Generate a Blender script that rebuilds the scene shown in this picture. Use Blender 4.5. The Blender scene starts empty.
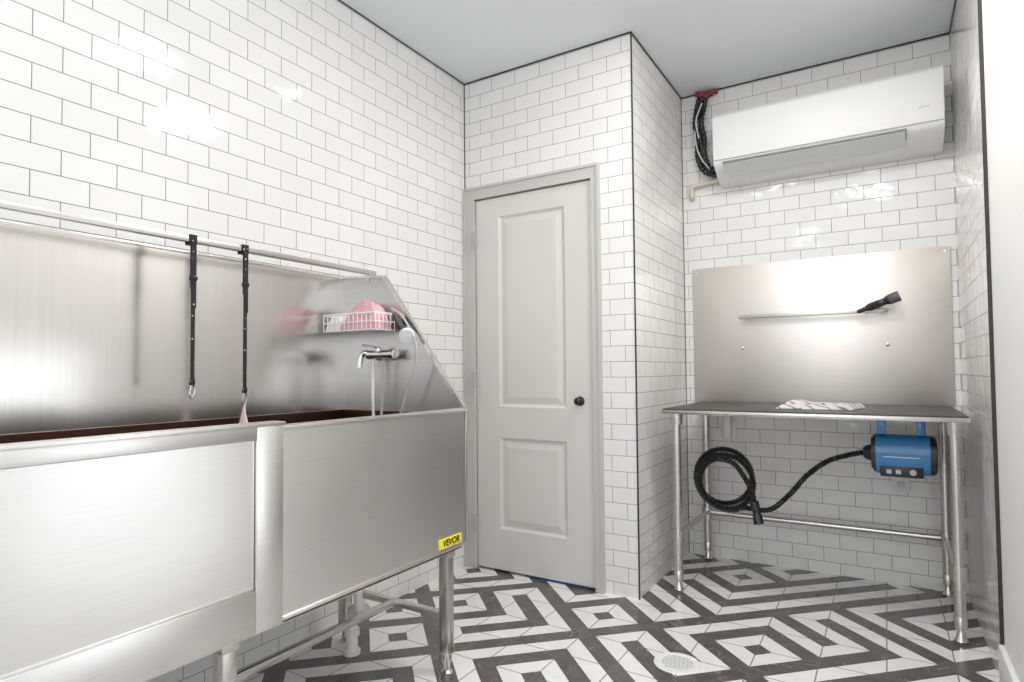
import bpy, bmesh, math, random
from mathutils import Vector, Matrix, noise
random.seed(4)
sc = bpy.context.scene
try:
    sc.view_settings.view_transform = 'Standard'
    sc.view_settings.look = 'None'
except Exception: pass

# ------------------------------------------------------------------ room dims
XL, YD, XC, YN, XR, H = -2.043, 2.865, -1.03, 3.744, 0.311, 2.777
YE = 2.70            # end of the tiled right wall

# ------------------------------------------------------------------ materials
def new_mat(name):
    m = bpy.data.materials.new(name); m.use_nodes = True
    nt = m.node_tree
    return m, nt, nt.nodes["Principled BSDF"]
def simple(name, col, rough=.5, metal=0., bump=0., bscale=60, var=0.06, spec=None, coat=0):
    m, nt, b = new_mat(name)
    n = nt.nodes.new('ShaderNodeTexNoise'); n.inputs['Scale'].default_value = 7; n.inputs['Detail'].default_value = 4
    tc = nt.nodes.new('ShaderNodeTexCoord'); nt.links.new(tc.outputs['Object'], n.inputs['Vector'])
    mx = nt.nodes.new('ShaderNodeMix'); mx.data_type = 'RGBA'
    mx.inputs[6].default_value = tuple(c*(1-var) for c in col)+(1,)
    mx.inputs[7].default_value = tuple(min(1, c*(1+var)) for c in col)+(1,)
    nt.links.new(n.outputs['Fac'], mx.inputs[0]); nt.links.new(mx.outputs[2], b.inputs['Base Color'])
    b.inputs['Roughness'].default_value = rough; b.inputs['Metallic'].default_value = metal
    if spec is not None: b.inputs['Specular IOR Level'].default_value = spec
    if coat: b.inputs['Coat Weight'].default_value = coat
    if bump:
        n2 = nt.nodes.new('ShaderNodeTexNoise'); n2.inputs['Scale'].default_value = bscale; n2.inputs['Detail'].default_value = 5
        nt.links.new(tc.outputs['Object'], n2.inputs['Vector'])
        bp = nt.nodes.new('ShaderNodeBump'); bp.inputs['Strength'].default_value = bump; bp.inputs['Distance'].default_value = .01
        nt.links.new(n2.outputs['Fac'], bp.inputs['Height']); nt.links.new(bp.outputs['Normal'], b.inputs['Normal'])
    return m
def steel(name, col=(.66,.65,.64), rough=.36, stretch=(4,4,700), dv=.02, wob=.15, aniso=0):
    m, nt, b = new_mat(name)
    tc = nt.nodes.new('ShaderNodeTexCoord'); mp = nt.nodes.new('ShaderNodeMapping')
    mp.inputs['Scale'].default_value = stretch
    nt.links.new(tc.outputs['Object'], mp.inputs['Vector'])
    n = nt.nodes.new('ShaderNodeTexNoise'); n.inputs['Scale'].default_value = 1.0; n.inputs['Detail'].default_value = 2
    nt.links.new(mp.outputs['Vector'], n.inputs['Vector'])
    mr = nt.nodes.new('ShaderNodeMapRange'); mr.inputs['To Min'].default_value = rough-dv; mr.inputs['To Max'].default_value = rough+dv
    nt.links.new(n.outputs['Fac'], mr.inputs['Value']); nt.links.new(mr.outputs['Result'], b.inputs['Roughness'])
    mx = nt.nodes.new('ShaderNodeMix'); mx.data_type = 'RGBA'
    mx.inputs[6].default_value = tuple(c*.93 for c in col)+(1,); mx.inputs[7].default_value = tuple(min(1,c*1.07) for c in col)+(1,)
    nt.links.new(n.outputs['Fac'], mx.inputs[0]); nt.links.new(mx.outputs[2], b.inputs['Base Color'])
    b.inputs['Metallic'].default_value = 1
    if aniso:
        b.inputs['Anisotropic'].default_value = aniso; b.inputs['Anisotropic Rotation'].default_value = .25
        tg = nt.nodes.new('ShaderNodeTangent'); tg.direction_type='RADIAL'; tg.axis='Z'; nt.links.new(tg.outputs[0], b.inputs['Tangent'])
    n2 = nt.nodes.new('ShaderNodeTexNoise'); n2.inputs['Scale'].default_value = 1.8; n2.inputs['Detail'].default_value = 1
    nt.links.new(tc.outputs['Object'], n2.inputs['Vector'])
    bp = nt.nodes.new('ShaderNodeBump'); bp.inputs['Strength'].default_value = wob; bp.inputs['Distance'].default_value = .04
    nt.links.new(n2.outputs['Fac'], bp.inputs['Height']); nt.links.new(bp.outputs['Normal'], b.inputs['Normal'])
    return m
def tile_mat(name, axis, off=(0,0), mortar=(.23,.22,.21), msize=.0013):
    m, nt, b = new_mat(name)
    g = nt.nodes.new('ShaderNodeNewGeometry'); sp = nt.nodes.new('ShaderNodeSeparateXYZ')
    nt.links.new(g.outputs['Position'], sp.inputs[0])
    a = nt.nodes.new('ShaderNodeMath'); a.inputs[1].default_value = off[0]; nt.links.new(sp.outputs[axis], a.inputs[0])
    z = nt.nodes.new('ShaderNodeMath'); z.inputs[1].default_value = off[1]; nt.links.new(sp.outputs['Z'], z.inputs[0])
    cb = nt.nodes.new('ShaderNodeCombineXYZ'); nt.links.new(a.outputs[0], cb.inputs[0]); nt.links.new(z.outputs[0], cb.inputs[1])
    br = nt.nodes.new('ShaderNodeTexBrick')
    br.inputs['Scale'].default_value = 1; br.inputs['Brick Width'].default_value = .1545; br.inputs['Row Height'].default_value = .0772
    br.inputs['Mortar Size'].default_value = msize; br.inputs['Mortar Smooth'].default_value = .05; br.inputs['Bias'].default_value = 0
    br.inputs['Color1'].default_value = (.82,.812,.80,1); br.inputs['Color2'].default_value = (.785,.777,.765,1)
    br.inputs['Mortar'].default_value = mortar+(1,)
    nt.links.new(cb.outputs[0], br.inputs['Vector']); nt.links.new(br.outputs['Color'], b.inputs['Base Color'])
    mr = nt.nodes.new('ShaderNodeMapRange'); mr.inputs['To Min'].default_value = .07; mr.inputs['To Max'].default_value = .9
    nt.links.new(br.outputs['Fac'], mr.inputs['Value']); nt.links.new(mr.outputs['Result'], b.inputs['Roughness'])
    ms = nt.nodes.new('ShaderNodeMapRange'); ms.inputs['To Min'].default_value = .55; ms.inputs['To Max'].default_value = 0
    nt.links.new(br.outputs['Fac'], ms.inputs['Value']); nt.links.new(ms.outputs['Result'], b.inputs['Specular IOR Level'])
    ns = nt.nodes.new('ShaderNodeTexNoise'); ns.inputs['Scale'].default_value = 11; ns.inputs['Detail'].default_value = 1
    nt.links.new(g.outputs['Position'], ns.inputs['Vector'])
    ad = nt.nodes.new('ShaderNodeMath'); ad.operation='MULTIPLY_ADD'; ad.inputs[1].default_value = -.2
    nt.links.new(br.outputs['Fac'], ad.inputs[0]); nt.links.new(ns.outputs['Fac'], ad.inputs[2])
    bp = nt.nodes.new('ShaderNodeBump'); bp.inputs['Strength'].default_value = .4; bp.inputs['Distance'].default_value = .006
    nt.links.new(ad.outputs[0], bp.inputs['Height']); nt.links.new(bp.outputs['Normal'], b.inputs['Normal'])
    return m
def floor_mat():
    m, nt, b = new_mat("patterned_marble_floor")
    N = nt.nodes; L = nt.links
    def mth(op, a, bb=None, c=None):
        n = N.new('ShaderNodeMath'); n.operation = op
        for i, v in enumerate((a, bb, c)):
            if v is None: continue
            if isinstance(v, (int, float)): n.inputs[i].default_value = v
            else: L.new(v, n.inputs[i])
        return n.outputs[0]
    g = N.new('ShaderNodeNewGeometry'); sp = N.new('ShaderNodeSeparateXYZ'); L.new(g.outputs['Position'], sp.inputs[0])
    T = .215
    x = mth('DIVIDE', mth('ADD', sp.outputs['X'], 40*T+.67), T); y = mth('DIVIDE', mth('ADD', sp.outputs['Y'], 40*T-2.38), T)
    ix = mth('FLOOR', x); iy = mth('FLOOR', y); fx0 = mth('FRACT', x); fy0 = mth('FRACT', y)
    # each tile carries one diagonal band; its direction mirrors block by block, with strays
    qx = mth('FLOOR', mth('MULTIPLY', ix, .5)); qy = mth('FLOOR', mth('MULTIPLY', iy, .5))
    par = mth('MODULO', mth('ADD', qx, qy), 2.0)
    cb = N.new('ShaderNodeCombineXYZ'); L.new(ix, cb.inputs[0]); L.new(iy, cb.inputs[1])
    wn = N.new('ShaderNodeTexWhiteNoise'); wn.noise_dimensions = '2D'; L.new(cb.outputs[0], wn.inputs['Vector'])
    flip = mth('GREATER_THAN', wn.outputs['Value'], .76)
    ori = mth('MODULO', mth('ADD', par, flip), 2.0)
    fyo = mth('ADD', mth('MULTIPLY', ori, mth('SUBTRACT', 1.0, mth('MULTIPLY', fy0, 2.0))), fy0)
    s = mth('ADD', fx0, fyo)
    dark = mth('GREATER_THAN', mth('COSINE', mth('MULTIPLY', s, 2*math.pi)), 0.0)
    fx = mth('PINGPONG', x, .5); fy = mth('PINGPONG', y, .5)
    jn = mth('LESS_THAN', mth('MINIMUM', fx, fy), .011)
    n1 = N.new('ShaderNodeTexNoise'); n1.inputs['Scale'].default_value = 4; n1.inputs['Detail'].default_value = 8; n1.inputs['Distortion'].default_value = 1.8
    L.new(g.outputs['Position'], n1.inputs['Vector'])
    v = mth('ABSOLUTE', mth('SUBTRACT', n1.outputs['Fac'], .5))
    vein = mth('LESS_THAN', v, .004)
    n2 = N.new('ShaderNodeTexNoise'); n2.inputs['Scale'].default_value = 12; n2.inputs['Detail'].default_value = 7; n2.inputs['Distortion'].default_value = .6
    L.new(g.outputs['Position'], n2.inputs['Vector'])
    def mix(f, a, c):
        n = N.new('ShaderNodeMix'); n.data_type = 'RGBA'
        L.new(f, n.inputs[0])
        for i, v in ((6, a), (7, c)):
            if isinstance(v, tuple): n.inputs[i].default_value = v+(1,)
            else: L.new(v, n.inputs[i])
        return n.outputs[2]
    white = mix(n2.outputs['Fac'], (.72,.71,.70), (.90,.89,.88))
    dk = mix(n2.outputs['Fac'], (.055,.048,.046), (.14,.128,.125))
    dkv = mix(mth('MULTIPLY', vein, .4), dk, (.40,.39,.38))
    c = mix(dark, white, dkv)
    c = mix(mth('MULTIPLY', jn, .85), c, (.12,.12,.12))
    L.new(c, b.inputs['Base Color']); b.inputs['Roughness'].default_value = .22
    bp = N.new('ShaderNodeBump'); bp.inputs['Strength'].default_value = .2; bp.inputs['Distance'].default_value = .002
    L.new(mth('MULTIPLY', jn, -1), bp.inputs['Height']); L.new(bp.outputs['Normal'], b.inputs['Normal'])
    return m

M = dict(
 tileY=tile_mat("white_subway_tile_left", 'Y', (.03,.014)), tileX=tile_mat("white_subway_tile_back", 'X', (.0,.014)),
 tileR=tile_mat("white_subway_tile_side", 'Y', (.0,.014), (.25,.24,.23), .0013), floor=floor_mat(),
 ceil=simple("ceiling_paint", (.81,.825,.845), .8, var=.01, bump=.03, bscale=200),
 dry=simple("white_wall_paint", (.82,.82,.81), .6, var=.01), door=simple("grey_door_paint", (.65,.64,.615), .38, var=.01),
 casing=simple("grey_casing_paint", (.54,.53,.51), .4, var=.01), dark=simple("dark_edge_trim", (.03,.03,.03), .4),
 steel=steel("brushed_steel", col=(.78,.765,.745), rough=.33, dv=.03, wob=.30, aniso=.4), steelp=steel("satin_sheet_steel", col=(.78,.745,.71), rough=.46, dv=.03, wob=.2, aniso=.5),
 steelv=steel("brushed_steel_upright", col=(.72,.70,.675), stretch=(160,160,3), rough=.20, dv=.012, wob=.15),
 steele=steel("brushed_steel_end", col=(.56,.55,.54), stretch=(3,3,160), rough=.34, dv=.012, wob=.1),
 sink=steel("shaded_basin_steel", (.17,.085,.065), .3), chrome=simple("chrome", (.62,.62,.62), .16, 1., var=.02),  # basin steel: shade and dark reflections put into its colour
 tube=simple("satin_steel_tube", (.66,.63,.60), .27, 1., var=.04), black=simple("black_rubber", (.014,.014,.015), .30),
 blackp=simple("black_plastic", (.02,.02,.022), .3), mat=simple("black_table_mat", (.06,.057,.055), .45, bump=.2, bscale=300),
 acw=simple("white_plastic", (.80,.805,.81), .5, var=.01), acd=simple("grey_vent_shadow", (.28,.28,.285), .5),
 acg=simple("light_grey_plastic", (.62,.63,.64), .4), blue=simple("blue_enamel", (.03,.24,.56), .25, coat=.4),
 red=simple("red_tape", (.25,.03,.05), .6), white=simple("white_coated_wire", (.85,.85,.85), .3), pvc=simple("white_pvc", (.8,.79,.77), .35),
 pink=simple("pink_terry_cloth", (.80,.47,.49), .95, bump=.6, bscale=120, var=.25), yellow=simple("yellow_sticker", (.85,.72,.02), .4, var=.01),
 grey=simple("grey_flexible_hose", (.45,.45,.46), .4), darkgrey=simple("dark_grey_plastic", (.10,.10,.11), .4),
 cream=simple("cream_plastic_pipe", (.72,.66,.55), .5), lug=simple("pale_pink_ribbon", (.8,.62,.6), .7),
 hinge=simple("painted_hinge", (.42,.42,.41), .35), webbing=simple("plain_black_webbing", (.012,.012,.013), .6),
 bar=simple("bright_steel_bar", (.60,.59,.58), .3, 1., var=.03), bluet=simple("blue_strip", (.03,.07,.20), .5),
)
def emis(name, col, s):
    m, nt, b = new_mat(name); b.inputs['Emission Color'].default_value = col+(1,); b.inputs['Emission Strength'].default_value = s
    b.inputs['Base Color'].default_value = col+(1,); return m
M['lamp'] = emis("lamp_glow", (1,.88,.76), 24)
def stripe_cloth():
    m, nt, b = new_mat("white_striped_cloth")
    tc = nt.nodes.new('ShaderNodeTexCoord'); w = nt.nodes.new('ShaderNodeTexWave'); w.inputs['Scale'].default_value = 9; w.inputs['Distortion'].default_value = 2
    w.inputs['Detail Scale'].default_value = 3; w.bands_direction='DIAGONAL'
    nt.links.new(tc.outputs['Object'], w.inputs['Vector'])
    r = nt.nodes.new('ShaderNodeValToRGB'); r.color_ramp.elements[0].position=.06; r.color_ramp.elements[0].color=(.25,.22,.22,1)
    r.color_ramp.elements[1].position=.18; r.color_ramp.elements[1].color=(.66,.62,.61,1)
    nt.links.new(w.outputs['Fac'], r.inputs[0]); nt.links.new(r.outputs[0], b.inputs['Base Color']); b.inputs['Roughness'].default_value=.95
    return m
M['cloth'] = stripe_cloth()
def strap_mat():
    m, nt, b = new_mat("black_patterned_webbing")
    tc = nt.nodes.new('ShaderNodeTexCoord'); v = nt.nodes.new('ShaderNodeTexVoronoi'); v.inputs['Scale'].default_value = 55
    nt.links.new(tc.outputs['Object'], v.inputs['Vector'])
    r = nt.nodes.new('ShaderNodeValToRGB'); r.color_ramp.elements[0].position=.12; r.color_ramp.elements[0].color=(.5,.5,.5,1)
    r.color_ramp.elements[1].position=.2; r.color_ramp.elements[1].color=(.012,.012,.013,1)
    nt.links.new(v.outputs['Distance'], r.inputs[0]); nt.links.new(r.outputs[0], b.inputs['Base Color']); b.inputs['Roughness'].default_value=.7
    return m
M['strap'] = strap_mat()

# ------------------------------------------------------------------ mesh helpers
class G:
    def __init__(s): s.bm = bmesh.new()
    def box(s, a, b, bev=0, seg=2):
        t = bmesh.new(); bmesh.ops.create_cube(t, size=1)
        a = Vector(a); b = Vector(b); c = (a+b)/2; d = b-a
        for v in t.verts: v.co = Vector((v.co.x*abs(d.x), v.co.y*abs(d.y), v.co.z*abs(d.z)))+c
        if bev: bmesh.ops.bevel(t, geom=t.edges[:]+t.verts[:], offset=bev, segments=seg, affect='EDGES', profile=.5)
        s.merge(t); return s
    def merge(s, t):
        me = bpy.data.meshes.new("tmp"); t.to_mesh(me); t.free(); s.bm.from_mesh(me); bpy.data.meshes.remove(me)
    def prism(s, poly, axis, lo, hi, bev=0):
        t = bmesh.new()
        def P(p, w):
            l = list(p); l.insert(axis, w); return l
        A = [t.verts.new(P(p, lo)) for p in poly]; B = [t.verts.new(P(p, hi)) for p in poly]
        t.faces.new(A); t.faces.new(B[::-1]); n = len(poly)
        for i in range(n): t.faces.new([A[i], B[i], B[(i+1) % n], A[(i+1) % n]])
        bmesh.ops.recalc_face_normals(t, faces=t.faces)
        if bev: bmesh.ops.bevel(t, geom=t.edges[:], offset=bev, segments=2, affect='EDGES', profile=.5)
        s.merge(t); return s
    def sweep(s, pts, r, n=10, sub=0, closed=False, flat=None):
        pts = [Vector(p) for p in pts]
        if sub:
            out = []; m = len(pts)
            rng = range(m if closed else m-1)
            for i in rng:
                if closed: p0, p1, p2, p3 = pts[i-1], pts[i], pts[(i+1) % m], pts[(i+2) % m]
                else: p0, p1, p2, p3 = pts[max(i-1,0)], pts[i], pts[i+1], pts[min(i+2,m-1)]
                for k in range(sub):
                    t = k/sub
                    out.append(.5*((2*p1)+(p2-p0)*t+(2*p0-5*p1+4*p2-p3)*t*t+(3*p1-p0-3*p2+p3)*t**3))
            if not closed: out.append(pts[-1])
            pts = out
        m = len(pts); T = []
        for i in range(m):
            a = pts[i-1] if (i > 0 or closed) else pts[0]
            b = pts[(i+1) % m] if (i < m-1 or closed) else pts[-1]
            d = b-a; T.append(d.normalized() if d.length > 1e-9 else Vector((0,0,1)))
        up = Vector((0,0,1)) if abs(T[0].z) < .9 else Vector((0,1,0))
        nrm = (up-T[0]*up.dot(T[0])).normalized(); rings = []; acc = 0
        for i in range(m):
            if i: acc += (pts[i]-pts[i-1]).length
            nrm = (nrm-T[i]*nrm.dot(T[i])).normalized(); bn = T[i].cross(nrm)
            rr = r(i/(m-1), acc) if callable(r) else (r[i] if isinstance(r, (list,tuple)) else r)
            ring = []
            for k in range(n):
                an = 2*math.pi*k/n
                e = (1, 1) if flat is None else flat
                ring.append(s.bm.verts.new(pts[i]+nrm*math.cos(an)*rr*e[0]+bn*math.sin(an)*rr*e[1]))
            rings.append(ring)
        for i in range(m if closed else m-1):
            A = rings[i]; B = rings[(i+1) % m]
            for k in range(n): s.bm.faces.new([A[k], A[(k+1) % n], B[(k+1) % n], B[k]])
        if not closed: s.bm.faces.new(rings[0][::-1]); s.bm.faces.new(rings[-1])
        return s
    def cyl(s, a, b, r, r2=None, n=24):
        return s.sweep([a, b], [r, r if r2 is None else r2], n)
    def lathe(s, base, direction, prof, n=28):
        d = Vector(direction).normalized(); b = Vector(base)
        pts = [b+d*h for h, r in prof]
        up = Vector((0,0,1)) if abs(d.z) < .9 else Vector((1,0,0))
        nr = (up-d*up.dot(d)).normalized(); bn = d.cross(nr); rings = []
        for p, (h, r) in zip(pts, prof):
            rings.append([s.bm.verts.new(p+(nr*math.cos(2*math.pi*k/n)+bn*math.sin(2*math.pi*k/n))*max(r,1e-4)) for k in range(n)])
        for A, B in zip(rings, rings[1:]):
            for k in range(n): s.bm.faces.new([A[k], A[(k+1) % n], B[(k+1) % n], B[k]])
        s.bm.faces.new(rings[0][::-1]); s.bm.faces.new(rings[-1]); return s
def obj(name, g, mat, parent=None, smooth=True, **props):
    bm = g.bm; bmesh.ops.recalc_face_normals(bm, faces=bm.faces)
    me = bpy.data.meshes.new(name)
    if parent is not None: o0 = Vector(parent["_o"])
    elif props.get('kind') == 'structure': o0 = Vector((0,0,0))
    else:
        xs = [v.co for v in bm.verts]
        o0 = Vector(((min(v.x for v in xs)+max(v.x for v in xs))/2, (min(v.y for v in xs)+max(v.y for v in xs))/2, min(v.z for v in xs)))
    for v in bm.verts: v.co -= o0
    bm.to_mesh(me); bm.free(); me.materials.append(mat if not isinstance(mat, str) else M[mat])
    if smooth:
        for p in me.polygons: p.use_smooth = True
        me.set_sharp_from_angle(angle=math.radians(35))
    o = bpy.data.objects.new(name, me); bpy.context.collection.objects.link(o)
    if parent is not None: o.parent = parent
    else: o.location = o0
    o["_o"] = tuple(o0)
    for k, v in props.items(): o[k] = v
    return o
def empty(name, loc, **props):
    o = bpy.data.objects.new(name, None); o.location = loc; o.empty_display_size = .1
    bpy.context.collection.objects.link(o); o["_o"] = tuple(loc)
    for k, v in props.items(): o[k] = v
    return o
S = dict(kind="structure")

# ------------------------------------------------------------------ room shell
YB, XO = -2.2, 1.7
obj("floor", G().box((XL-.1,YB-.1,-.1),(XO+.1,YN+.1,0)), 'floor', smooth=False, **S)
obj("ceiling", G().box((XL-.1,YB-.1,H),(XO+.1,YN+.1,H+.1)), 'ceil', smooth=False, **S)
obj("wall_left", G().box((XL-.1,YB-.1,0),(XL,YD+.1,H)), 'tileY', smooth=False, **S)
DX0, DX1, DZ = -1.972, -1.243, 2.085
g = G(); g.box((XL,YD,0),(DX0,YD+.1,H)); g.box((DX0,YD,DZ),(DX1,YD+.1,H)); g.box((DX1,YD,0),(XC,YD+.1,H))
obj("wall_back", g, 'tileX', smooth=False, **S)
obj("wall_closet", G().box((XL,YD+.14,0),(XC-.1,YD+.2,H)), 'dry', smooth=False, **S)
obj("wall_return", G().box((XC-.1,YD+.1,0),(XC,YN,H)), 'tileR', smooth=False, **S)
obj("wall_niche", G().box((XC-.1,YN,0),(XR+.1,YN+.1,H)), 'tileX', smooth=False, **S)
obj("wall_right", G().box((XR,YE,0),(XR+.1,YN,H)), 'tileR', smooth=False, **S)
# painted side wall; unseen low window added to brighten the tub front
LY0, LY1, LZ0, LZ1 = 1.0, 1.9, .12, 1.30
g = G(); g.box((XR+.006,.9,0),(XR+.1,LY0,H)); g.box((XR+.006,LY1,0),(XR+.1,YE,H)); g.box((XR+.006,LY0,LZ1),(XR+.1,LY1,H)); g.box((XR+.006,LY0,0),(XR+.1,LY1,LZ0))
obj("wall_side", g, 'dry', smooth=False, **S)
obj("wall_jog", G().box((XR+.1,.9,0),(XO,1.0,H)), 'dry', smooth=False, **S)
WY0, WY1 = -1.6, .6
g = G(); g.box((XO,YB,0),(XO+.1,WY0,H)); g.box((XO,WY1,0),(XO+.1,1.0,H)); g.box((XO,WY0,2.3),(XO+.1,WY1,H)); g.box((XO,WY0,0),(XO+.1,WY1,.12))
obj("wall_outer", g, 'dry', smooth=False, **S)
WX0, WX1 = -1.6, 1.1
g = G(); g.box((XL,YB-.1,0),(WX0,YB,H)); g.box((WX1,YB-.1,0),(XO,YB,H)); g.box((WX0,YB-.1,2.35),(WX1,YB,H)); g.box((WX0,YB-.1,0),(WX1,YB,.5))
obj("wall_entry", g, 'dry', smooth=False, **S)
def frame_y(y, x0, x1, z0, z1, n):
    g = G(); w = .03
    g.box((x0,y-.03,z0),(x0+w,y+.03,z1)); g.box((x1-w,y-.03,z0),(x1,y+.03,z1)); g.box((x0,y-.03,z0),(x1,y+.03,z0+w)); g.box((x0,y-.03,z1-w),(x1,y+.03,z1))
    for i in range(1, n):
        x = x0+(x1-x0)*i/n; g.box((x-.02,y-.03,z0),(x+.02,y+.03,z1))
    for z in (1.15,1.75): g.box((x0,y-.03,z-.025),(x1,y+.03,z+.025))
    return g
obj("window_1", frame_y(YB+.055, WX0, WX1, .5, 2.35, 3), 'dark', smooth=False, **S)
def frame_x(x, y0, y1, z0, z1, mid):
    g = G(); w = .035
    for a, b in (((x-.02,y0,z0),(x+.02,y0+w,z1)), ((x-.02,y1-w,z0),(x+.02,y1,z1)), ((x-.02,y0,z0),(x+.02,y1,z0+w)), ((x-.02,y0,z1-w),(x+.02,y1,z1))): g.box(a, b)
    for m_ in mid: g.box((x-.02,m_-.02,z0),(x+.02,m_+.02,z1))
    return g
obj("window_2", frame_x(XO-.045, WY0, WY1, .12, 2.3, (-.5,)), 'dark', smooth=False, **S)
obj("added_window", frame_x(XR+.03, LY0, LY1, LZ0, LZ1, ()), 'dry', smooth=False, **S)
g = G(); g.box((XR-.012,LY1,0),(XR+.006,YE-.012,.16), .004)
obj("baseboard_right", g, 'dry', **S)
t = .004; k = 0
def trim(a, b, mat='dark'):
    global k; k += 1
    obj("trim_%d" % k, G().box(a, b), mat, smooth=False, **S)
trim((XL,YB,H-.006),(XL+t,YD,H)); trim((XL,YD-t,H-.008),(XC,YD,H)); trim((XC-.001,YD-.004,0),(XC+.005,YD+.003,H))
trim((XC,YD,H-.008),(XC+t,YN,H)); trim((XC,YN-t,H-.008),(XR,YN,H)); trim((XL,YD-t,2.15),(XL+t,YD,H))
trim((XC,YN-.003,0),(XC+.003,YN,H)); trim((XR-.006,YE-.010,0),(XR+.006,YE,H)); trim((XR-t,YE,H-.006),(XR,YN,H))

# ------------------------------------------------------------------ door
Y0 = YD-.02
cx0, cx1, cz = XL+.002, -1.201, 2.15; jx0, jx1, jz = DX0+.004, DX1-.004, DZ-.006
g = G()
g.prism([(cx0,0),(jx0,0),(jx0,jz),(jx1,jz),(jx1,0),(cx1,0),(cx1,cz),(cx0,cz)], 1, Y0, YD+.004)
g.prism([(cx0,0),(cx0+.014,0),(cx0+.014,cz-.014),(cx1-.014,cz-.014),(cx1-.014,0),(cx1,0),(cx1,cz),(cx0,cz)], 1, Y0-.007, Y0+.001)
g.prism([(DX0,0),(jx0,0),(jx0,jz),(jx1,jz),(jx1,0),(DX1,0),(DX1,DZ),(DX0,DZ)], 1, YD, YD+.1)
obj("trim_20", g, 'casing', smooth=False, **S)
sx0, sx1, sz0, sz1 = DX0+.008, DX1-.008, .014, 2.073
yf = YD-.002
P_ = [(-1.815,-1.405,.905,1.965), (-1.815,-1.405,.235,.735)]
g = G(); g.box((sx0,yf+.011,sz0),(sx1,yf+.036,sz1))
g.box((sx0,yf,sz0),(P_[0][0],yf+.012,sz1)); g.box((P_[0][1],yf,sz0),(sx1,yf+.012,sz1))
for a, b in ((sz0,.235),(.735,.905),(1.965,sz1)): g.box((P_[0][0],yf,a),(P_[0][1],yf+.012,b))
def ring_bevel(g, x0, x1, z0, z1, w, ya, yb):
    A = [(x0,ya,z0),(x1,ya,z0),(x1,ya,z1),(x0,ya,z1)]; B = [(x0+w,yb,z0+w),(x1-w,yb,z0+w),(x1-w,yb,z1-w),(x0+w,yb,z1-w)]
    a = [g.bm.verts.new(p) for p in A]; b = [g.bm.verts.new(p) for p in B]
    for i in range(4): g.bm.faces.new([a[i], a[(i+1) % 4], b[(i+1) % 4], b[i]])
    return B, b
for x0, x1, z0, z1 in P_:
    ring_bevel(g, x0, x1, z0, z1, .014, yf, yf+.0105)
    _, b = ring_bevel(g, x0+.024, x1-.024, z0+.024, z1-.024, .030, yf+.0108, yf+.004)
    g.bm.faces.new(b)
door = obj("door_1", g, 'door', smooth=False, **S)
g = G(); g.lathe((-1.325,yf,.945), (0,-1,0), [(0,.024),(.005,.024),(.008,.018),(.011,.009),(.024,.008),(.028,.014),(.034,.018),(.042,.018),(.048,.013),(.051,.005)])
obj("knob", g, 'black', door, label="round dark metal door knob")
for z in (1.84, 1.05, .25):
    g = G(); g.cyl((sx0+.000,yf-.031,z-.045),(sx0+.000,yf-.031,z+.045),.007,n=12); g.box((sx0-.003,yf-.028,z-.042),(sx0+.001,yf+.004,z+.042)); g.lathe((sx0+.000,yf-.031,z+.045),(0,0,1),[(0,.007),(.003,.009),(.008,.003)],12)
    obj("hinge", g, 'hinge', door, label="painted door hinge")
g = G(); g.box((-1.66,yf+.002,.002),(-1.30,yf+.02,.011)); obj("bottom_strip", g, 'bluet', door, label="blue strip under the door")

# ------------------------------------------------------------------ tub
SX, SW, SY, SN = -1.32, -1.95, 1.85, .12
tub = empty("dog_washing_tub", ((SX+SW)/2, 1.0, 0), label="long brushed stainless steel dog washing tub against tiled wall", category="dog bath")
g = G()
g.box((SX-.015,SN,.47),(SX,SY,.955)); g.box((SX-.035,SN,.953),(SX+.009,SY,.965),.0015,2); g.box((SX-.012,.95,.47),(SX+.006,SY,.480),.0012)
g.box((SX-.004,SY-.008,.47),(SX+.003,SY+.002,.96),.001)
obj("front_panel", g, 'steel', tub)
g = G()
g.box((SW-.012,SN,.93),(SW,SY,1.50)); g.box((SW-.03,SN,1.497),(SW+.002,SY,1.507),.002)
obj("splash_panel", g, 'steelv', tub, label="tall mirror-like brushed steel splash panel")
def endp(y0, y1): return G().prism([(SW-.012,.455),(SW-.012,1.507),(-1.71,1.487),(SX+.002,.968),(SX+.002,.47)], 1, y0, y1)
g = endp(SY-.008, SY+.004)
obj("end_panel", g, 'steele', tub, label="sloped brushed steel end panel")
g = G()
g.prism([(SW-.01,1.500),(SW-.01,1.509),(-1.707,1.491),(SX+.006,.970),(SX-.006,.966),(-1.714,1.482)], 1, SY-.022, SY-.008)
obj("folded_edge", g, 'tube', tub)
g = endp(SN-.004, SN+.008); obj("end_panel", g, 'steelv', tub)
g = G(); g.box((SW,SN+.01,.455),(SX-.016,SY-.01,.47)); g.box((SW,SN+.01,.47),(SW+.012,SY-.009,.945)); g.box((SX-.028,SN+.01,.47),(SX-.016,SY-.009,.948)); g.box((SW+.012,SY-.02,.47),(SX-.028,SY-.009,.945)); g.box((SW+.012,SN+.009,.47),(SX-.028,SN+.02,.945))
obj("basin", g, 'sink', tub, label="basin interior with shade painted in dark reddish-brown", smooth=False)
y0, y1 = SN+.02, 1.03; xf = SX+.014
door2 = obj("tub_door", G().box((SX+.001,y0,.575),(SX+.006,.95,.935)), 'steel', tub, label="recessed brushed steel access door")
g = G(); g.box((SX+.001,.952,.468),(xf,y1,.972),.0015); g.box((SX+.001,y0,.468),(xf,.952,.572),.0015); g.box((SX+.001,y0,.937),(xf,.952,.972),.0015)
g.box((SX-.03,y0,.968),(xf+.004,y1+.004,.977),.0015,2)
g.box((SX+.004,y0,.572),(xf-.004,.945,.578),.001)
obj("door_frame", g, 'steel', door2)
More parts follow.
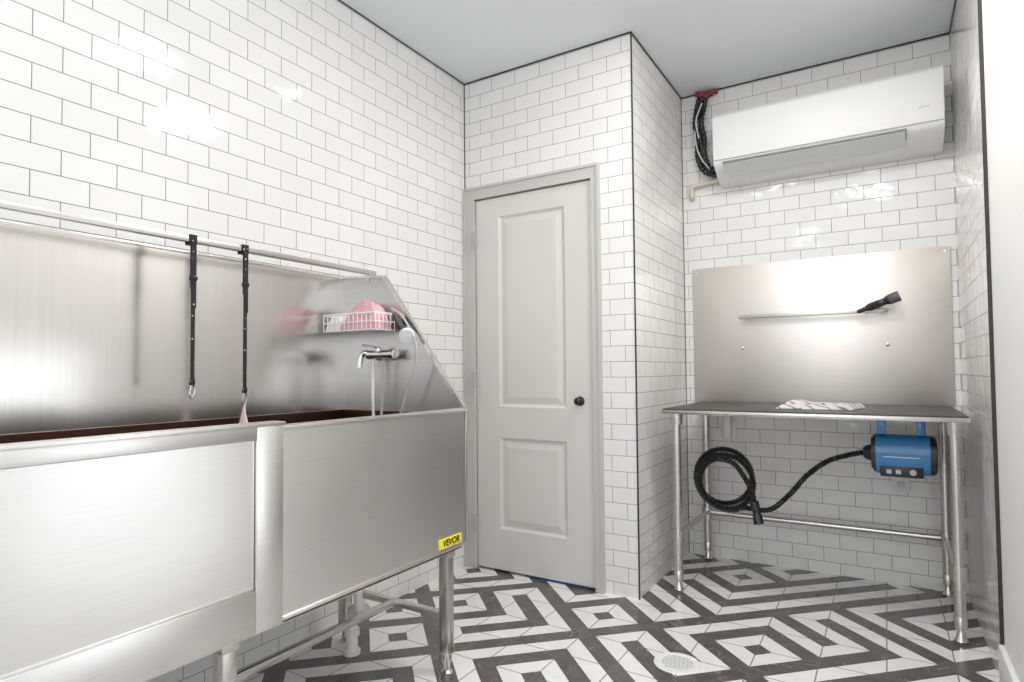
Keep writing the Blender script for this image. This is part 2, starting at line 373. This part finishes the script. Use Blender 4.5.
def leg(x, y, hgt=.47):
    g = G(); g.box((x-.02,y-.02,.075),(x+.02,y+.02,hgt),.003); g.box((x-.024,y-.024,hgt-.03),(x+.024,y+.024,hgt-.0),.002)
    g.lathe((x,y,0),(0,0,1),[(0,.022),(.012,.022),(.02,.012),(.045,.012),(.046,.018),(.075,.019),(.08,.019)],20)
    return g
for x, y in ((SX-.06,SY-.045),(SX-.06,.92),(SW+.05,SY-.045),(SW+.05,.92),(SX-.06,SN+.05),(SW+.05,SN+.05)):
    obj("leg", leg(x, y, .456), 'tube', tub)
g = G()
for y in (SY-.045,.92,SN+.05): g.box((SW+.07,y-.012,.20),(SX-.08,y+.012,.224),.002)
g.box((-1.645,SN+.05,.20),(-1.62,SY-.057,.224),.002); g.box((SX-.08,SN+.03,.44),(SX-.04,SY-.03,.456),.002); g.box((SW+.03,SN+.03,.44),(SW+.07,SY-.03,.456),.002)
obj("lower_frame", g, 'tube', tub)
g = G(); g.sweep([(-1.80,1.745,.0),(-1.80,1.745,.12),(-1.79,1.74,.165),(-1.75,1.73,.185),(-1.72,1.72,.19)],.022,16,6)
g.lathe((-1.80,1.745,.0),(0,0,1),[(0,.034),(.012,.034),(.014,.024),(.07,.023),(.07,.030),(.095,.030),(.095,.022)],20); g.cyl((-1.735,1.725,.188),(-1.705,1.715,.192),.028)
g.cyl((-1.72,1.70,.20),(-1.72,1.70,.455),.016)
obj("drain_pipe", g, 'pvc', tub, label="white plastic drain pipe")
g = G(); g.sweep([(-1.60,1.62,.45),(-1.61,1.64,.38),(-1.66,1.66,.31),(-1.75,1.70,.28),(-1.9,1.72,.30),(-2.0,1.74,.32)], lambda t,l: .010+.0015*math.sin(l*900), 12, 24)
obj("flexible_hose", g, 'grey', tub, label="grey flexible water hose")
g = G(); g.box((-1.812,SN-.02,1.503),(-1.79,SY+.025,1.522),.003); g.box((-1.81,SY-.02,1.47),(-1.792,SY-.008,1.505)); g.box((-1.81,SN,1.47),(-1.792,SN+.008,1.505))
obj("tether_rail", g, 'tube', tub, label="steel rail above the splash panel")
g = G(); g.box((SX+.0005,1.685,.484),(SX+.0045,1.815,.518),.001)
st = obj("sticker", g, 'yellow', tub, label="yellow sticker with black bold lettering")
cu = bpy.data.curves.new("lettering", 'FONT'); cu.body = "VEVOR"; cu.size = .031; cu.align_x = 'CENTER'; cu.align_y = 'CENTER'; cu.offset = .0010; cu.extrude = .0004; cu.shear=.15
to = bpy.data.objects.new("tmpt", cu); bpy.context.collection.objects.link(to); bpy.context.view_layer.update()
me = bpy.data.meshes.new_from_object(to.evaluated_get(bpy.context.evaluated_depsgraph_get())); bpy.data.objects.remove(to)
R = Matrix(((0,0,1),(1,0,0),(0,1,0)))
for v in me.vertices: v.co = R @ v.co + Vector((SX+.0049,1.75,.501)) - Vector(tub["_o"])
me.materials.clear(); me.materials.append(M['webbing'])
lo = bpy.data.objects.new("lettering", me); bpy.context.collection.objects.link(lo); lo.parent = st

fy = SY-.010
fa = empty("mixer_tap", (-1.70,fy-.05,1.10), label="chrome wall mixer tap on the tub end panel", category="faucet")
g = G()
for x in (-1.745,-1.665): g.lathe((x,fy,1.17),(0,-1,0),[(0,.022),(.005,.022),(.010,.013),(.035,.012)])
g.cyl((-1.765,fy-.04,1.17),(-1.645,fy-.04,1.17),.018); g.lathe((-1.645,fy-.04,1.17),(1,0,0),[(0,.018),(.004,.021),(.024,.021),(.029,.012)])
obj("valve_body", g, 'chrome', fa)
g = G(); g.sweep([(-1.755,fy-.04,1.172),(-1.77,fy-.05,1.178),(-1.784,fy-.058,1.168),(-1.790,fy-.063,1.145),(-1.791,fy-.064,1.120)],.012,14,6); obj("spout", g, 'chrome', fa)
g = G(); g.lathe((-1.71,fy-.04,1.182),(0,0,1),[(0,.014),(.014,.014),(.018,.009)],18); g.sweep([(-1.71,fy-.045,1.197),(-1.72,fy-.07,1.205),(-1.735,fy-.10,1.207)],[.007,.006,.006],10,flat=(.7,1.3)); obj("lever", g, 'chrome', fa)
g = G(); g.sweep([(-1.735,fy-.04,1.155),(-1.735,fy-.045,1.10),(-1.73,fy-.05,1.0),(-1.725,fy-.05,.85),(-1.72,fy-.05,.62)], lambda t,l:.0065+.0006*math.sin(l*1200),10,40); obj("water_hose", g, 'pvc', fa)
g = G(); g.sweep([(-1.685,fy-.04,1.155),(-1.685,fy-.045,1.10),(-1.69,fy-.04,1.0),(-1.695,fy-.045,.85),(-1.70,fy-.05,.62)], lambda t,l:.0055+.0006*math.sin(l*1200),10,40); obj("water_hose", g, 'grey', fa)
sh = empty("hand_shower", (-1.54,fy-.04,1.20), label="pale hand shower in a wall holder with slim hose", category="shower head")
g = G(); g.lathe((-1.60,fy,1.30),(0,-1,0),[(0,.018),(.006,.018),(.016,.010),(.035,.010)],18); g.sweep([(-1.615,fy-.04,1.315),(-1.585,fy-.045,1.275)],.013,14); obj("holder", g, 'blackp', sh)
g = G(); g.sweep([(-1.625,fy-.042,1.33),(-1.58,fy-.05,1.278),(-1.53,fy-.055,1.235)],[.008,.010,.012],14); obj("handle", g, 'darkgrey', sh)
g = G(); g.lathe((-1.545,fy-.052,1.250),(.45,-.75,-.5),[(0,.012),(.012,.028),(.026,.031),(.032,.029),(.033,.002)],26); obj("spray_head", g, 'acw', sh)
g = G(); g.sweep([(-1.625,fy-.042,1.33),(-1.62,fy-.06,1.345),(-1.56,fy-.065,1.31),(-1.505,fy-.06,1.22),(-1.50,fy-.06,1.14),(-1.55,fy-.06,1.02),(-1.59,fy-.06,.90),(-1.64,fy-.06,.75)], lambda t,l:.005+.0006*math.sin(l*1200),10,40); obj("shower_hose", g, 'grey', sh)
bx0,bx1,by0,by1,bz0,bz1 = -1.93,-1.645,SY-.135,SY-.028,1.265,1.330
g = G(); w = .0026
for z, ww in ((bz0,w),(bz1,.0038),((bz0+bz1)/2,w)): g.sweep([(bx0,by0,z),(bx1,by0,z),(bx1,by1,z),(bx0,by1,z)],ww,6,closed=True)
for i in range(13):
    x = bx0+(bx1-bx0)*i/12; g.sweep([(x,by0,bz1),(x,by0,bz0),(x,by1,bz0),(x,by1,bz1)],w*.8,6)
for i in range(1,5):
    y = by0+(by1-by0)*i/5; g.sweep([(bx0,y,bz1),(bx0,y,bz0),(bx1,y,bz0),(bx1,y,bz1)],w*.8,6)
for x in (bx0+.06,bx1-.06): g.sweep([(x,by1,bz1),(x,SY-.011,bz1+.01)],.006,8)
obj("wire_basket", g, 'white', label="white coated wire basket on the tub end panel", category="basket")
# draped cloth: a rumpled sheet piled in the basket
def drape(name, x0, x1, ya, yb_, ztop, amp, mat, seed, **kw):
    t = bmesh.new(); nx, ny = 50, 30; V = []
    for i in range(nx):
        row = []
        for j in range(ny):
            u, v = i/(nx-1), j/(ny-1)
            x = x0+(x1-x0)*u+.012*noise.noise(Vector((v*4,u*3,seed))); y = ya+(yb_-ya)*v+.008*noise.noise(Vector((u*5,seed,v*4)))
            e = min(1, min(u,1-u,v,1-v)*5); n1 = noise.noise(Vector((u*4+seed,v*3,0))); n2 = 1-abs(noise.noise(Vector((u*7,v*4+seed,3))))*2
            z = bz0+.006+(ztop-bz0)*(e**.6)*(.72+.28*math.sin(math.pi*u))+amp*(n1*.7+n2*.35)*e
            row.append(t.verts.new((x,y,z)))
        V.append(row)
    for i in range(nx-1):
        for j in range(ny-1): t.faces.new([V[i][j],V[i+1][j],V[i+1][j+1],V[i][j+1]])
    r = bmesh.ops.extrude_face_region(t, geom=t.faces[:])
    for v in [q for q in r['geom'] if isinstance(q, bmesh.types.BMVert)]: v.co.z = bz0+.004
    g = G(); g.merge(t); return obj(name, g, mat, **kw)
drape("folded_cloth", -1.835,-1.652,by0+.006,by1-.006,1.362,.026,'pink',3.3,label="crumpled pink terry cloth in the wire basket",category="cloth")
drape("folded_cloth", -1.924,-1.845,by0+.006,by1-.006,1.325,.014,'pvc',7.7,label="crumpled white cloth in the wire basket",category="cloth")

def tether(y, zb, lab):
    e = empty("grooming_tether", (-1.80,y,zb), label=lab, category="leash")
    g = G(); x = -1.80
    g.prism([(x-.015,1.498),(x-.015,1.526),(x+.014,1.526),(x+.014,1.498),(x+.0115,1.498),(x+.0115,1.5235),(x-.0125,1.5235),(x-.0125,1.498)],1,y-.011,y+.011)
    g.prism([(x-.015,1.496),(x-.015,1.4995),(x+.014,1.4995),(x+.014,1.496)],1,y-.011,y+.011)
    g.box((x+.0105,y-.009,1.36),(x+.0135,y+.009,1.51)); g.box((x+.0140,y-.008,1.30),(x+.0165,y+.008,1.505))
    g.box((x+.011,y-.0062,zb+.05),(x+.0135,y+.0062,1.37))
    g.box((x+.008,y-.012,1.385),(x+.019,y+.012,1.40),.003); g.box((x+.009,y-.009,zb+.045),(x+.016,y+.009,zb+.065),.003)
    obj("strap", g, 'strap', e)
    g = G(); g.sweep([(x+.012,y,zb+.048),(x+.012,y+.008,zb+.036),(x+.012,y+.006,zb+.015),(x+.012,y-.003,zb+.005),(x+.012,y-.008,zb+.018),(x+.012,y-.005,zb+.038)],.0022,8,4,closed=True); obj("snap_hook", g, 'chrome', e)
    return e
tether(1.075,1.02,"black patterned nylon grooming tether with small metal clip")
e = tether(1.255,.99,"black nylon grooming tether with pale ribbon at its end")
g = G(); g.sweep([(-1.788,1.255,1.0),(-1.788,1.252,.97),(-1.785,1.25,.925)],[.005,.010,.026],10,flat=(.4,1)); obj("ribbon", g, 'lug', e)

# ------------------------------------------------------------------ grooming table
TX0,TX1,TY0,TY1,TZ = -.935,.270,2.951,3.715,.912
tab = empty("grooming_table", ((TX0+TX1)/2,(TY0+TY1)/2,0), label="stainless steel grooming table with dark rubber top on tube legs", category="table")
g = G(); g.box((TX0,TY0,TZ-.024),(TX1,TY1,TZ-.006),.003); g.box((TX0+.03,TY0+.28,TZ-.045),(TX1-.03,TY0+.31,TZ-.024)); g.box((TX0+.03,TY1-.06,TZ-.05),(TX1-.03,TY1-.03,TZ-.024)); obj("table_frame", g, 'tube', tab)
obj("table_top", G().box((TX0+.004,TY0+.004,TZ-.006),(TX1-.004,TY1-.004,TZ),.002), 'mat', tab, label="dark rubber mat top")
for x in (-.90,.228):
    for y in (3.08,3.67):
        g = G(); g.cyl((x,y,.09),(x,y,TZ-.024),.0205); g.lathe((x,y,0),(0,0,1),[(0,.022),(.01,.026),(.02,.018),(.05,.012),(.055,.022),(.10,.023),(.105,.02)],20)
        g.lathe((x,y,.245),(0,0,1),[(0,.021),(0,.028),(.06,.028),(.06,.021)],20); g.lathe((x,y,TZ-.084),(0,0,1),[(0,.021),(0,.03),(.05,.034),(.06,.034)],20)
        obj("leg", g, 'tube', tab)
g = G(); g.cyl((-.90,3.67,.275),(.228,3.67,.275),.015)
for x in (-.90,.228): g.cyl((x,3.08,.275),(x,3.67,.275),.015)
obj("cross_rail", g, 'tube', tab)

g = G(); nx, ny = 60, 34; t = bmesh.new(); V = []
for i in range(nx):
    row = []
    for j in range(ny):
        u, v = i/(nx-1), j/(ny-1)
        x = -.42+.31*u+.05*(v-.5)+.03*noise.noise(Vector((v*3,u*2,1))); y = 3.15+.22*v+.05*noise.noise(Vector((u*4,3,v*3)))
        e = min(u, 1-u, v, 1-v); hgt = .005+min(1,e*14)*(.008+.009*(1+noise.noise(Vector((u*3,v*2.5,7.3))))+.026*math.exp(-((u-.18)**2+(v-.5)**2)*24)+.004*noise.noise(Vector((u*9,v*6,2))))
        row.append(t.verts.new((x,y,TZ+hgt)))
    V.append(row)
for i in range(nx-1):
    for j in range(ny-1): t.faces.new([V[i][j],V[i+1][j],V[i+1][j+1],V[i][j+1]])
r = bmesh.ops.extrude_face_region(t, geom=t.faces[:]); 
for v in [q for q in r['geom'] if isinstance(q, bmesh.types.BMVert)]: v.co.z = TZ+.001
g.merge(t); obj("folded_towel", g, 'cloth', label="crumpled white towel with dark lines on the table", category="towel")

g = G(); g.box((-.976,YN-.014,TZ+.0),(.284,YN-.002,1.705),.002)
for x in (-.955,.263):
    for z in (1.68,): g.lathe((x,YN-.014,z),(0,-1,0),[(0,.007),(.003,.006),(.004,.001)],12)
pan = obj("wall_panel", g, 'steelp', label="brushed stainless steel backsplash sheet on tiled wall", category="wall panel")
for x in (-.70,.01):
    g = G(); g.lathe((x,YN-.014,1.222),(0,-1,0),[(0,.009),(.003,.009),(.005,.005),(.007,.004),(.008,.001)],16); obj("bolt", g, 'tube', pan)
ra = empty("wall_rail", (-.34,YN-.04,1.38), label="flat steel rail mounted on the wall panel", category="rail")
g = G(); g.box((-.71,YN-.060,1.388),(.0,YN-.048,1.412),.003)
for x in (-.66,-.08): g.cyl((x,YN-.014,1.399),(x,YN-.05,1.399),.007,n=12)
g.lathe((.0,YN-.054,1.399),(1,0,0),[(0,.01),(.01,.01),(.02,.004)],12)
obj("bar", g, 'bar', ra)
nz = empty("dryer_nozzle", (-.03,YN-.09,1.40), label="black ribbed dryer nozzle resting on the wall rail", category="nozzle")
a = Vector((-.12,YN-.078,1.393)); d = Vector((.215,-.02,.082)).normalized()
g = G(); g.lathe(a,d,[(0,.005),(.005,.010),(.045,.012),(.05,.016)]+[(.055+.0075*i,.018+(.003 if i%2 else 0)) for i in range(9)]+[(.125,.019),(.13,.017),(.145,.023),(.15,.025)],24); obj("nozzle_body", g, 'blackp', nz)
g = G(); g.lathe(a+d*.150,d,[(0,.024),(.004,.026),(.045,.027),(.05,.025),(.05,.019)],24); obj("nozzle_tip", g, 'darkgrey', nz)

# dryer
dx0,dx1,dy0,dy1,dz0,dz1 = -.05,.155,3.27,3.45,.617,.797
dr = empty("pet_dryer", (.05,3.36,.62), label="blue pet hair dryer hung beneath the table top", category="hair dryer")
g = G()
cy_, cz_ = (dy0+dy1)/2,(dz0+dz1)/2
prof = []
for i in range(48):
    an = 2*math.pi*i/48; c, s_ = math.cos(an), math.sin(an); p = .72
    prof.append((cy_+math.copysign(abs(c)**p,c)*.09, cz_+math.copysign(abs(s_)**p,s_)*.09))
g.prism(prof, 0, dx0, dx1)
obj("housing", g, 'blue', dr)
def sc_(k): return [(cy_+(y-cy_)*k, cz_+(z-cz_)*k) for y, z in prof]
g = G(); g.prism(sc_(.95), 0, dx0-.010, dx0+.001); g.prism(sc_(.80), 0, dx0-.018, dx0-.009)
g.lathe((dx0-.016,cy_,cz_+.0),(-1,0,0),[(0,.04),(.02,.034),(.035,.024)],24)
obj("hose_outlet", g, 'blackp', dr)
g = G(); g.prism(sc_(.98), 0, dx1-.001, dx1+.016); g.prism(sc_(.90), 0, dx1+.015, dx1+.024)
for i in range(5): g.prism(sc_(.80-.14*i), 0, dx1+.022, dx1+.026+.002*(i%2))
obj("end_cap", g, 'blackp', dr)
g = G()
for x in (-.025,.125): g.box((x-.017,cy_-.045,dz1-.02),(x+.017,cy_-.037,TZ-.024),.002); g.box((x-.017,cy_-.045,dz1-.016),(x+.017,cy_+.03,dz1+.003),.002)
g.box((-.04,cy_-.05,TZ-.032),(.14,cy_+.035,TZ-.0245),.002)
obj("bracket", g, 'blue', dr)
# foot plinth with the controls
g = G(); g.box((-.035,dy0+.004,.612),(.13,dy1-.02,.662),.006); obj("control_plate", g, 'blackp', dr)
for x in (-.010,.025): 
    g = G(); g.box((x,dy0-.003,.627),(x+.020,dy0+.005,.646),.002); obj("switch", g, 'acg', dr)
g = G(); g.lathe((.09,dy0+.005,.637),(0,-1,0),[(0,.014),(.01,.012),(.011,.002)],18); obj("dial", g, 'acg', dr)
g = G(); g.box((-.02,dy0-.0015,.700),(.115,dy0+.006,.704)); obj("printed_stripe", g, 'acw', dr)
# hose: separate loops of differing radius, loosely nested
pts = [(dx0-.045,3.36,cz_),(-.16,3.35,.69),(-.25,3.34,.655),(-.34,3.33,.58),(-.42,3.32,.48),(-.51,3.31,.40)]
loops = [(-.706,.540,.162),(-.716,.552,.132),(-.694,.532,.128),(-.712,.556,.096)]
nst = 60; tot = 2.62
for i in range(nst+1):
    f_ = i/nst*tot; th = math.radians(-62)-2*math.pi*f_; k0 = min(int(f_),3); k1 = min(k0+1,3); w_ = f_-int(f_)
    w_ = w_*w_*(3-2*w_)
    A_, B_ = loops[k0], loops[k1]; cxx, czz, rr_ = (A_[q]+(B_[q]-A_[q])*w_ for q in range(3))
    pts.append((cxx+rr_*math.cos(th), 3.31-.12*i/nst, czz+rr_*math.sin(th)))
pts += [(-.72,3.175,.655),(-.65,3.17,.64),(-.60,3.165,.58),(-.565,3.165,.51),(-.555,3.165,.45)]
g = G(); g.sweep(pts, lambda t_,l: .0128+.0030*math.sin(l*2*math.pi/.013), 12, 18)
obj("air_hose", g, 'black', dr, label="coiled black corrugated air hose")
g = G(); a = Vector((-.556,3.165,.465)); d = Vector((.03,-.01,-.14)).normalized()
g.lathe(a,d,[(0,.016),(.005,.021),(.045,.021),(.05,.017),(.06,.017),(.08,.023),(.108,.024),(.109,.02)],22); obj("hose_nozzle", g, 'blackp', dr)
def outlet(x, z, lab):
    e = empty("wall_outlet", (x,YN-.002,z), label=lab, category="outlet")
    g = G(); g.box((x-.04,YN-.014,z-.058),(x+.04,YN-.001,z+.058),.004); obj("cover_plate", g, 'acw', e)
    for dz in (-.024,.024):
        g = G(); g.box((x-.017,YN-.0165,z+dz-.014),(x+.017,YN-.013,z+dz+.014),.003); obj("socket", g, 'acg', e)
    return e
e = outlet(-.785,.755,"white outlet cover with pale plug on tiled wall")
g = G(); g.box((-.805,YN-.06,.70),(-.765,YN-.017,.84),.008); obj("plug", g, 'pvc', e)
outlet(.05,.535,"white outlet cover low on tiled wall")

# ------------------------------------------------------------------ air conditioner
A0, A1 = -.79,.262
ac = empty("air_conditioner", ((A0+A1)/2,YN-.12,2.16), label="white wall-mounted split air conditioner with closed louver", category="air conditioner")
yb = YN-.003
pf = [(yb,2.532),(yb-.20,2.532),(yb-.228,2.528),(yb-.243,2.512),(yb-.245,2.49),(yb-.242,2.30),(yb-.236,2.258),(yb-.222,2.240),(yb-.19,2.225),(yb-.15,2.20),(yb-.08,2.175),(yb,2.170)]
g = G(); g.prism(pf, 0, A0, A1); obj("housing", g, 'acw', ac)
g = G(); g.prism([(yb-.249,2.265),(yb-.249,2.505),(yb-.238,2.52),(yb-.238,2.265)],0,A0+.004,A1-.004,.002); obj("front_cover", g, 'acw', ac)
g = G(); g.prism([(yb-.236,2.256),(yb-.2385,2.256),(yb-.2385,2.249),(yb-.222,2.238),(yb-.18,2.2175),(yb-.18,2.23)],0,A0+.05,A1-.15); obj("vent_slot", g, 'acd', ac)
g = G(); g.prism([(yb-.233,2.243),(yb-.235,2.240),(yb-.15,2.189),(yb-.14,2.194)],0,A0+.052,A1-.155); obj("louver", g, 'acg', ac)
g = G(); g.box((A1-.10,yb-.2505,2.335),(A1-.055,yb-.249,2.343)); obj("badge", g, 'acg', ac)
ls = empty("refrigerant_line_set", (-.88,YN-.05,2.2), label="black wrapped pipe bundle with red tape beside the air conditioner", category="pipe")
g = G()
for dx, ph in ((-.020,0),(.004,2),(.020,4)):
    wv = lambda q: .006*math.sin(q*3+ph)
    g.sweep([(-.86+dx,YN-.02,2.745),(-.885+dx,YN-.045,2.735),(-.905+dx+wv(1),YN-.05,2.66),(-.908+dx+wv(2),YN-.055-abs(dx),2.56),(-.905+dx+wv(3),YN-.05,2.48),(-.90+dx+wv(4),YN-.05,2.38),(-.875+dx,YN-.05,2.29),(-.83,YN-.055,2.265+dx),(-.792,YN-.06,2.26+dx)],lambda t,l:.014+.002*math.sin(l*220+ph),12,16)
obj("pipe_wrap", g, 'black', ls)
g = G(); g.sweep([(-.935,YN-.07,2.60),(-.925,YN-.08,2.45),(-.895,YN-.085,2.35),(-.85,YN-.075,2.28)],.004,8,6); g.sweep([(-.885,YN-.078,2.68),(-.92,YN-.085,2.58),(-.905,YN-.085,2.47)],.004,8,6); obj("cable", g, 'acg', ls)
g = G(); g.sweep([(-.81,YN-.02,2.755),(-.84,YN-.04,2.75),(-.87,YN-.055,2.735),(-.90,YN-.055,2.745),(-.925,YN-.05,2.755)],lambda t,l:.014+.003*math.sin(l*200),12,8); obj("tape", g, 'red', ls)
g = G(); g.sweep([(-.965,YN-.001,2.14),(-.965,YN-.03,2.14),(-.965,YN-.035,2.16),(-.965,YN-.035,2.19),(-.95,YN-.035,2.205),(-.85,YN-.035,2.213),(-.794,YN-.04,2.216)],.011,12,5); g.lathe((-.965,YN-.001,2.14),(0,-1,0),[(0,.02),(.004,.02),(.008,.012)],16)
obj("condensate_pipe", g, 'cream', label="cream plastic elbow drain pipe into tiled wall", category="pipe")

# ------------------------------------------------------------------ floor drain
fd = empty("floor_drain", (-.69,2.32,0), label="round pale floor drain in patterned tile", category="drain")
g = G(); g.lathe((-.69,2.32,.0005),(0,0,1),[(0,.086),(.003,.084),(.004,.070),(.002,.066),(.0015,.06)],40); obj("drain_ring", g, 'pvc', fd)
g = G()
for i in range(-3,4):
    w_ = math.sqrt(max(0,.058**2-(i*.016)**2)); g.box((-.69-w_,2.32+i*.016-.004,.002),(-.69+w_,2.32+i*.016+.004,.005))
obj("drain_grate", g, 'acg', fd)

# ------------------------------------------------------------------ recessed ceiling lights
def disk(loc, power, size=.40):
    l = bpy.data.lights.new("downlight", 'AREA'); l.shape='DISK'; l.size=size; l.energy=power; l.color=(1,.98,.95)
    o = bpy.data.objects.new("downlight", l); o.location=loc; bpy.context.collection.objects.link(o)
for i, (x, y, pw_) in enumerate(((-1.10,2.385,0),(-.22,2.25,20),(-.80,1.65,4.5),(-.10,.9,5),(-.80,-.9,3))):  # second one is unseen, added as fill for the niche
    e = empty("recessed_light", (x,y,H-.01), label="round recessed ceiling downlight", category="ceiling light", group="recessed ceiling lights")
    g = G(); g.lathe((x,y,H+.0),(0,0,-1),[(0,.075),(.004,.073),(.006,.06),(.003,.055),(.001,.05)],32); obj("trim_ring", g, 'acw', e)
    g = G(); g.lathe((x,y,H-.001),(0,0,-1),[(0,.05),(.002,.05)],32); obj("lens", g, 'lamp', e)
    if pw_: disk((x,y,H-.02), pw_)

# ------------------------------------------------------------------ lights
def area(name, loc, rot, sx, sy, power, col=(1,1,1)):
    l = bpy.data.lights.new(name, 'AREA'); l.shape='RECTANGLE'; l.size=sx; l.size_y=sy; l.energy=power; l.color=col
    o = bpy.data.objects.new(name, l); o.location=loc; o.rotation_euler=rot; bpy.context.collection.objects.link(o); return o
area("window_daylight", ((WX0+WX1)/2,YB+.02,1.42), (math.radians(92),0,0), 2.7,1.85, 29, (.96,.98,1))
area("glass_door_daylight", (XO-.02,(WY0+WY1)/2,1.2), (0,math.radians(92),0), 2.1,2.1, 16, (.96,.98,1))
area("added_window_fill", (XR+.06,(LY0+LY1)/2,(LZ0+LZ1)/2), (0,math.radians(90),0), LZ1-LZ0-.05,LY1-LY0-.05, 2.5, (.97,.985,1))  # fill in the added opening, reflected by the tub front
area("ceiling_fill", (.1,-.5,1.7), (math.radians(180),0,0), 1.8,1.8, 42, (.97,.985,1))  # unseen fill added behind the camera to brighten the ceiling
w = bpy.data.worlds.new("World"); sc.world = w; w.use_nodes = True
w.node_tree.nodes['Background'].inputs[0].default_value = (.9,.95,1,1); w.node_tree.nodes['Background'].inputs[1].default_value = 1.0

# ------------------------------------------------------------------ camera
F, yw, pi_, ro, pcx, pcy = 611.269, 32.189, 1.954, .447, 500.965, 350.488
y, p, r = map(math.radians, (yw, pi_, ro))
fwd = Vector((-math.sin(y)*math.cos(p), math.cos(y)*math.cos(p), math.sin(p)))
rt = Vector((math.cos(y), math.sin(y), 0)); up = rt.cross(fwd)
rt2 = rt*math.cos(r)-up*math.sin(r); up2 = rt*math.sin(r)+up*math.cos(r)
cam = bpy.data.cameras.new("camera"); cam.sensor_width = 36; cam.lens = F/1024*36
cam.shift_x = (512-pcx)/1024; cam.shift_y = (pcy-341)/1024; cam.clip_start=.05
co = bpy.data.objects.new("camera", cam); bpy.context.collection.objects.link(co)
mw = Matrix((rt2, up2, -fwd)).transposed().to_4x4(); mw.translation = Vector((0,0,1.10)); co.matrix_world = mw
sc.camera = co
for o in bpy.data.objects:
    if "_o" in o: del o["_o"]
